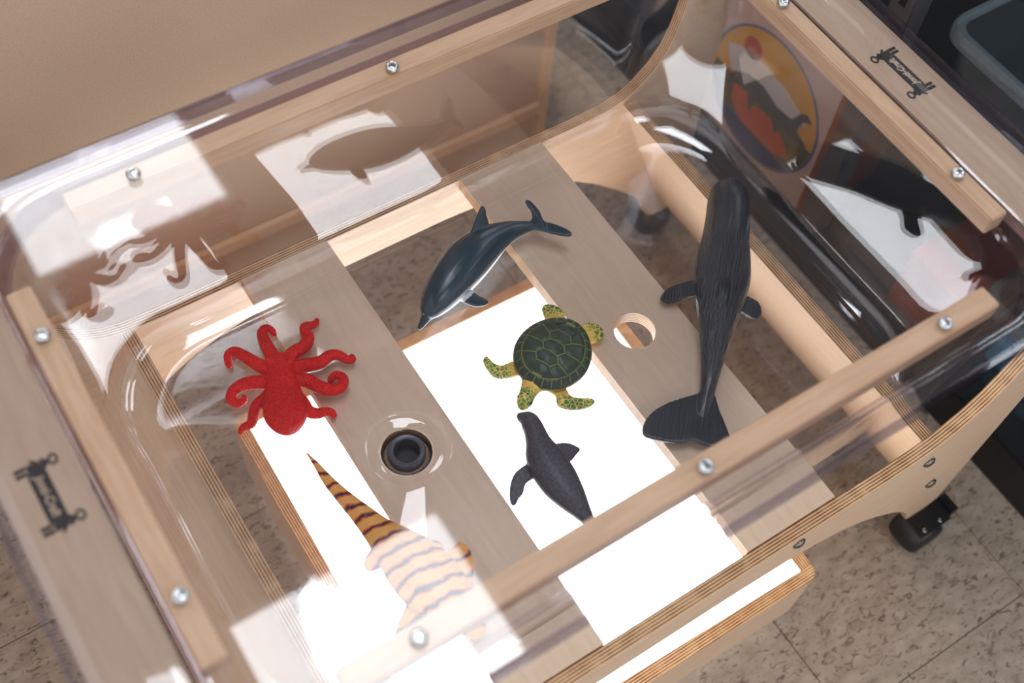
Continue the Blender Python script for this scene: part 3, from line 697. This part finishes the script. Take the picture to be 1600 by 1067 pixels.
def m_wha(nt, b):
    tc = N(nt, 'ShaderNodeTexCoord'); mp = N(nt, 'ShaderNodeMapping'); mp.inputs['Rotation'].default_value = (0, 0, -math.radians(44)); m2 = N(nt, 'ShaderNodeMapping'); m2.inputs['Scale'].default_value = (22, 260, 180)
    nt.links.new(tc.outputs['Object'], mp.inputs[0]); nt.links.new(mp.outputs[0], m2.inputs[0])
    n = N(nt, 'ShaderNodeTexNoise'); n.inputs['Scale'].default_value = 1.4; n.inputs['Detail'].default_value = 3; nt.links.new(m2.outputs[0], n.inputs['Vector'])
    a = N(nt, 'ShaderNodeAttribute', attribute_name='along'); mr = N(nt, 'ShaderNodeMapRange'); mr.inputs['From Min'].default_value = .075; mr.inputs['From Max'].default_value = .03; mr.inputs['To Min'].default_value = .05; m9 = N(nt, 'ShaderNodeMapRange'); m9.inputs['From Min'].default_value = -.135; m9.inputs['From Max'].default_value = -.105; m9.inputs['To Min'].default_value = .18; nt.links.new(a.outputs['Fac'], m9.inputs[0])
    nt.links.new(a.outputs['Fac'], mr.inputs[0]); ml = N(nt, 'ShaderNodeMath', operation='MULTIPLY'); nt.links.new(mr.outputs[0], ml.inputs[0]); nt.links.new(n.outputs['Fac'], ml.inputs[1]); ml2 = N(nt, 'ShaderNodeMath', operation='MULTIPLY'); nt.links.new(ml.outputs[0], ml2.inputs[0]); nt.links.new(m9.outputs[0], ml2.inputs[1])
    add_bump(nt, b, ml2.outputs[0], 1.0, .004)
    r = ramp(nt, [(.25, lin((22, 24, 29))), (.75, lin((40, 44, 52)))]); nt.links.new(n.outputs['Fac'], r.inputs[0]); nt.links.new(r.outputs[0], b.inputs['Base Color'])
o = meshobj('toy_whale', me, coat('charcoal_whale_skin', .34, m_wha)); o.location = WP
tag(o, 'large charcoal toy sperm whale with wide flukes near the tub end', 'toy whale')

# ---- seal
SSP = [(-.0185, -.0325, .372, .0030, .003), (-.0168, -.0375, .374, .0062, .006), (-.0140, -.0450, .376, .0098, .0098), (-.0150, -.0560, .376, .0108, .0112), (-.0185, -.0690, .375, .0130, .0130), (-.0225, -.0840, .3755, .0185, .0152), (-.0245, -.1000, .376, .0205, .0155), (-.0250, -.1180, .3755, .0200, .0150), (-.0240, -.1370, .374, .0155, .0132), (-.0225, -.1540, .371, .0095, .0098), (-.0215, -.1670, .3685, .0055, .0062), (-.0215, -.1740, .367, .0042, .0042)]
SP = (-.024, -.1, FZ)
bm = bmesh.new(); tube(bm, SSP, 60, 20)
fin(bm, smooth_outline([(-.0120, -.0800, .372), (.0000, -.0800, .370), (.0100, -.0850, .367), (.0165, -.0945, .365), (.0110, -.0975, .365), (.0070, -.0990, .365), (.0020, -.1010, .366), (-.0080, -.1010, .370)], 3), .0050)
fin(bm, smooth_outline([(-.0380, -.0850, .372), (-.0480, -.0830, .370), (-.0590, -.0860, .368), (-.0690, -.0955, .366), (-.0760, -.1080, .365), (-.0730, -.1120, .365), (-.0660, -.1080, .366), (-.0600, -.1060, .367), (-.0520, -.0990, .368), (-.0400, -.0980, .371)], 3), .0050)
for s in (-1, 1):
    fin(bm, smooth_outline([(-.0215, -.1680, .367), (-.0215+s*.006, -.1720, .3665), (-.0215+s*.0115, -.1840, .3650), (-.0215+s*.0090, -.1940, .3642), (-.0215+s*.0030, -.1900, .3645), (-.0215, -.1780, .3665)], 3), .0042)
shift(bm, SP); me = fuse(bm, 'seal', .0010, 6)
def m_sea(nt, b):
    n = tex(nt, 'ShaderNodeTexNoise', 380); n.inputs['Detail'].default_value = 4; n2 = tex(nt, 'ShaderNodeTexNoise', 28)
    r = ramp(nt, [(.4, lin((44, 42, 50))), (.7, lin((70, 67, 76)))]); nt.links.new(n.outputs['Fac'], r.inputs[0]); nt.links.new(r.outputs[0], b.inputs['Base Color']); add_bump(nt, b, n.outputs['Fac'], .25)
o = meshobj('toy_seal', me, coat('dark_grey_seal_skin', .5, m_sea)); o.location = SP
tag(o, 'dark grey toy seal seen from above on the glowing panel', 'toy seal')

# ---- striped sea reptile
RSP = [(-.2195, .0445, .3640, .0010, .001), (-.2175, .0270, .3645, .0032, .003), (-.2160, .0050, .3655, .0058, .0052), (-.2120, -.0180, .3670, .0078, .007), (-.2065, -.0440, .3690, .0110, .0095), (-.2020, -.0680, .3725, .0150, .0125), (-.1975, -.0900, .3765, .0215, .0162), (-.1925, -.1150, .3800, .0290, .0190), (-.1875, -.1420, .3810, .0310, .0200), (-.1820, -.1660, .3800, .0260, .0180), (-.1780, -.1840, .3790, .0175, .0140), (-.1765, -.1910, .3785, .0150, .0120), (-.1750, -.1990, .3790, .0120, .0090), (-.1735, -.2080, .3800, .0070, .006)]
RP = (-.195, -.1, FZ)
bm = bmesh.new(); tube(bm, RSP, 70, 22)
for o_ in ([(-.2120, -.0820, .371), (-.2230, -.0830, .367), (-.2300, -.0900, .3645), (-.2270, -.0980, .3640), (-.2130, -.1000, .370)],
           [(-.1760, -.1000, .372), (-.1640, -.1010, .368), (-.1560, -.1080, .3645), (-.1590, -.1150, .3640), (-.1720, -.1180, .370)],
           [(-.2120, -.1460, .374), (-.2260, -.1520, .369), (-.2400, -.1640, .3650), (-.2430, -.1730, .3640), (-.2330, -.1740, .3645), (-.2080, -.1660, .372)],
           [(-.1640, -.1300, .376), (-.1530, -.1230, .378), (-.1430, -.1230, .384), (-.1400, -.1330, .384), (-.1450, -.1500, .379), (-.1580, -.1600, .374)]):
    fin(bm, smooth_outline(o_, 3), .0052)
shift(bm, RP); me = fuse(bm, 'reptile', .0011, 6)
sm = catmull(RSP, 80); at = me.attributes.new('along', 'FLOAT', 'POINT'); a2 = me.attributes.new('across', 'FLOAT', 'POINT'); va, vb = [], []
for v in me.vertices:
    p = v.co+Vector(RP); i = min(range(80), key=lambda k: (sm[k][0]-p.x)**2+(sm[k][1]-p.y)**2)
    va.append(p.y); vb.append((p.x-sm[i][0])/max(sm[i][3], .002))
at.data.foreach_set('value', va); a2.data.foreach_set('value', vb)
def m_rep(nt, b):
    a = N(nt, 'ShaderNodeAttribute', attribute_name='along'); c = N(nt, 'ShaderNodeAttribute', attribute_name='across'); n = tex(nt, 'ShaderNodeTexNoise', 60); n.inputs['Detail'].default_value = 2
    def mth(op, x, y):
        q = N(nt, 'ShaderNodeMath', operation=op)
        for i, v in enumerate((x, y)):
            if isinstance(v, (int, float)): q.inputs[i].default_value = v
            elif v is not None: nt.links.new(v, q.inputs[i])
        return q.outputs[0]
    ph = mth('ADD', mth('MULTIPLY', a.outputs['Fac'], 2*PI/.0165), mth('ADD', mth('MULTIPLY', n.outputs['Fac'], 5.0), mth('MULTIPLY', c.outputs['Fac'], .9)))
    s = mth('MULTIPLY_ADD', mth('SINE', ph, None), .5)
    nt.nodes[-1]
    sn = N(nt, 'ShaderNodeMapRange'); sn.inputs['From Min'].default_value = -1; sn.inputs['From Max'].default_value = 1
    nt.links.new(mth('SINE', ph, None), sn.inputs[0])
    r = ramp(nt, [(0.0, lin((212, 156, 82))), (.58, lin((216, 158, 78))), (.74, lin((218, 104, 38))), (.86, lin((206, 78, 26))), (.93, lin((46, 28, 40))), (1.0, lin((34, 24, 36)))])
    nt.links.new(sn.outputs[0], r.inputs[0]); nt.links.new(r.outputs[0], b.inputs['Base Color'])
    n3 = tex(nt, 'ShaderNodeTexVoronoi', 500); add_bump(nt, b, n3.outputs['Distance'], .25)
o = meshobj('toy_reptile', me, coat('orange_striped_reptile_skin', .4, m_rep)); o.location = RP
tag(o, 'orange toy sea reptile with dark stripes and a long pointed tail', 'toy reptile')

# ---- turtle (local +x is the head end)
tt = thing('toy_turtle', 'toy sea turtle with dark green shell and yellow patterned flippers', 'toy turtle', (.0535, .0092, FZ))
TA = math.radians(206.5)
tt.rotation_euler.z = TA
def to_local(x, y): 
    d = Vector((x-.0545, y-.0085, 0)); d.rotate(Matrix.Rotation(-TA, 3, 'Z')); return d.x, d.y
bm = bmesh.new()
tube(bm, [(-.048, 0, .008, .010, .004), (-.03, 0, .009, .030, .0065), (0, 0, .010, .037, .008), (.03, 0, .010, .024, .008), (.045, .0, .011, .0125, .008), (.054, .001, .012, .0095, .0078), (.060, .002, .013, .0088, .008), (.066, .003, .0125, .0085, .0078), (.072, .0035, .011, .006, .0058), (.0755, .0035, .010, .002, .002)], 50, 18)
for pl in ([(.018, .009), (.006, .009), (-.011, .017), (-.014, .030), (-.012, .042), (-.006, .0435), (-.004, .033), (.002, .026), (.016, .024)],
           [(.026, -.020), (.030, -.032), (.0255, -.043), (.036, -.055), (.050, -.0605), (.0605, -.060), (.0595, -.054), (.050, -.048), (.043, -.040), (.044, -.024)],
           [(.073, .042), (.0745, .056), (.0790, .066), (.0880, .064), (.0950, .052), (.090, .040)],
           [(.096, .018), (.108, .024), (.117, .018), (.119, .006), (.109, -.001), (.096, .004)]):
    q = smooth_outline([(*to_local(x, y), .0065) for x, y in pl], 3); fin(bm, q, .0056)
me = fuse(bm, 'turtle', .0009, 5)
def m_tur(nt, b):
    v = tex(nt, 'ShaderNodeTexVoronoi', 230); v.feature = 'DISTANCE_TO_EDGE'
    n = tex(nt, 'ShaderNodeTexNoise', 45)
    tc = N(nt, 'ShaderNodeTexCoord'); ln = N(nt, 'ShaderNodeVectorMath', operation='LENGTH'); mp = N(nt, 'ShaderNodeMapping'); mp.inputs['Scale'].default_value = (.9, 1.05, 0)
    nt.links.new(tc.outputs['Object'], mp.inputs[0]); nt.links.new(mp.outputs[0], ln.inputs[0])
    far = N(nt, 'ShaderNodeMapRange'); far.inputs['From Min'].default_value = .042; far.inputs['From Max'].default_value = .052; nt.links.new(ln.outputs['Value'], far.inputs[0])
    g = ramp(nt, [(.045, (0, 0, 0, 1)), (.10, (1, 1, 1, 1))]); nt.links.new(v.outputs['Distance'], g.inputs[0])
    ml = N(nt, 'ShaderNodeMath', operation='MULTIPLY'); nt.links.new(g.outputs[0], ml.inputs[0]); nt.links.new(far.outputs[0], ml.inputs[1])
    ye = ramp(nt, [(.35, lin((222, 166, 78))), (.65, lin((232, 194, 92)))]); nt.links.new(n.outputs['Fac'], ye.inputs[0])
    gr = ramp(nt, [(.35, lin((30, 104, 48))), (.7, lin((84, 138, 60)))]); nt.links.new(n.outputs['Fac'], gr.inputs[0])
    mx = N(nt, 'ShaderNodeMix', data_type='RGBA'); nt.links.new(ml.outputs[0], mx.inputs[0]); nt.links.new(ye.outputs[0], mx.inputs[6]); nt.links.new(gr.outputs[0], mx.inputs[7])
    nt.links.new(mx.outputs[2], b.inputs['Base Color']); add_bump(nt, b, v.outputs['Distance'], .3)
meshobj('turtle_body', me, coat('yellow_green_turtle_skin', .42, m_tur), tt)
SA, SB, SH = .0470, .0405, .0205
def dome(u, v, off=0):
    r = min(math.hypot(u, v), 1.0)
    wid = 1+.05*u-.06*u*u
    z = .0115+SH*math.sqrt(max(0, 1-.97*r*r))*.92+.0016*max(0, 1-abs(v)*5)*(1-r*r)
    n = Vector((u*.55/SA*SH, v*.55/SB*SH, 1)).normalized()
    return Vector((u*SA+.001, v*SB*wid, z-.0005))+n*off
bm = bmesh.new(); rings = [[bm.verts.new(dome(0, 0))]]
for k in range(1, 13):
    r = k/12; rings.append([bm.verts.new(dome(r*math.cos(2*PI*i/48), r*math.sin(2*PI*i/48))) for i in range(48)])
for i in range(48): bm.faces.new((rings[0][0], rings[1][i], rings[1][(i+1) % 48]))
for a, b in zip(rings[1:], rings[2:]): bridge(bm, a, b)
und = [bm.verts.new((v.co.x*.93, v.co.y*.93, .0085)) for v in rings[-1]]; bridge(bm, rings[-1], und); bm.faces.new(und)
shl = finish(bm, 'carapace', plain('olive_seam', (116, 122, 62), .5), tt, smooth=True, world=False)
def m_scu(nt, b):
    n = tex(nt, 'ShaderNodeTexNoise', 60); r = ramp(nt, [(.3, lin((20, 40, 28))), (.7, lin((40, 60, 40)))]); nt.links.new(n.outputs['Fac'], r.inputs[0]); nt.links.new(r.outputs[0], b.inputs['Base Color'])
    n2 = tex(nt, 'ShaderNodeTexNoise', 260); add_bump(nt, b, n2.outputs['Fac'], .25)
scm = coat('dark_green_scute', .40, m_scu)
def scute(poly):
    n0 = len(poly); dense = []
    for i in range(n0):
        a, c = poly[i], poly[(i+1) % n0]; k = 4
        for s in range(k): dense.append((a[0]+(c[0]-a[0])*s/k, a[1]+(c[1]-a[1])*s/k))
    cx = sum(p[0] for p in dense)/len(dense); cy = sum(p[1] for p in dense)/len(dense)
    def sc(p, d):   # move towards centroid by an absolute gap d
        L = math.hypot(p[0]-cx, p[1]-cy); f = max(0, (L-d)/L); return (cx+(p[0]-cx)*f, cy+(p[1]-cy)*f)
    bm = bmesh.new(); rr = []
    for d, off in ((.014, -.0012), (.017, .0004), (.030, .0008)): rr.append([bm.verts.new(dome(*sc(p, d), off)) for p in dense])
    for f, off in ((.6, .0010), (.3, .0012)): rr.append([bm.verts.new(dome(cx+(p[0]-cx)*f, cy+(p[1]-cy)*f, off)) for p in dense])
    c = bm.verts.new(dome(cx, cy, .0013))
    for a, b in zip(rr, rr[1:]): bridge(bm, a, b)
    for i in range(len(dense)): bm.faces.new((rr[-1][i], rr[-1][(i+1) % len(dense)], c))
    ob = finish(bm, 'scute', scm, shl, smooth=True, world=False)
RI = .80
def onc(a): return (RI*math.cos(a), RI*math.sin(a))
ub = [-.72, -.42, -.12, .18, .48, .76]
for i in range(5):
    a, b = ub[i], ub[i+1]; mid = (a+b)/2; wa = .20 if i else .12; wb = .20 if i < 4 else .12
    scute([(a, -wa), (a, wa), (mid, .33), (b, wb), (b, -wb), (mid, -.33)])
mids = [(ub[i]+ub[i+1])/2 for i in range(5)]
angs = [math.radians(d) for d in (8, 48, 84, 118, 150, 172)]
for s in (1, -1):
    # costal plates from the front (positive u) to the back
    hexm = [(.76, .12), (mids[4], .33), (.48, .20), (mids[3], .33), (.18, .20), (mids[2], .33), (-.12, .20), (mids[1], .33), (-.42, .20), (mids[0], .33), (-.72, .12)]
    cuts = [0, 3, 5, 7, 10]
    ca = [math.radians(9), math.radians(58), math.radians(91), math.radians(124), math.radians(171)]
    for k in range(4):
        inn = hexm[cuts[k]:cuts[k+1]+1]; arc = [onc(ca[k+1]+(ca[k]-ca[k+1])*t/3) for t in range(4)]
        scute([(u, s*v) for u, v in inn+arc])
NM = 24
for i in range(NM):
    a0, a1 = 2*PI*i/NM, 2*PI*(i+1)/NM
    pts = [(r*math.cos(a), r*math.sin(a)) for r, a in ((RI, a0), (.995, a0), (1.0, (a0+a1)/2), (.995, a1), (RI, a1), (RI, (a0+a1)/2))]
    scute(pts)
for s in (-1, 1):
    bm = bmesh.new(); bmesh.ops.create_icosphere(bm, subdivisions=2, radius=.0019, matrix=Matrix.Translation((.066, .003+s*.0072, .0155))); finish(bm, 'eye', M['black'], tt, smooth=True, world=False)
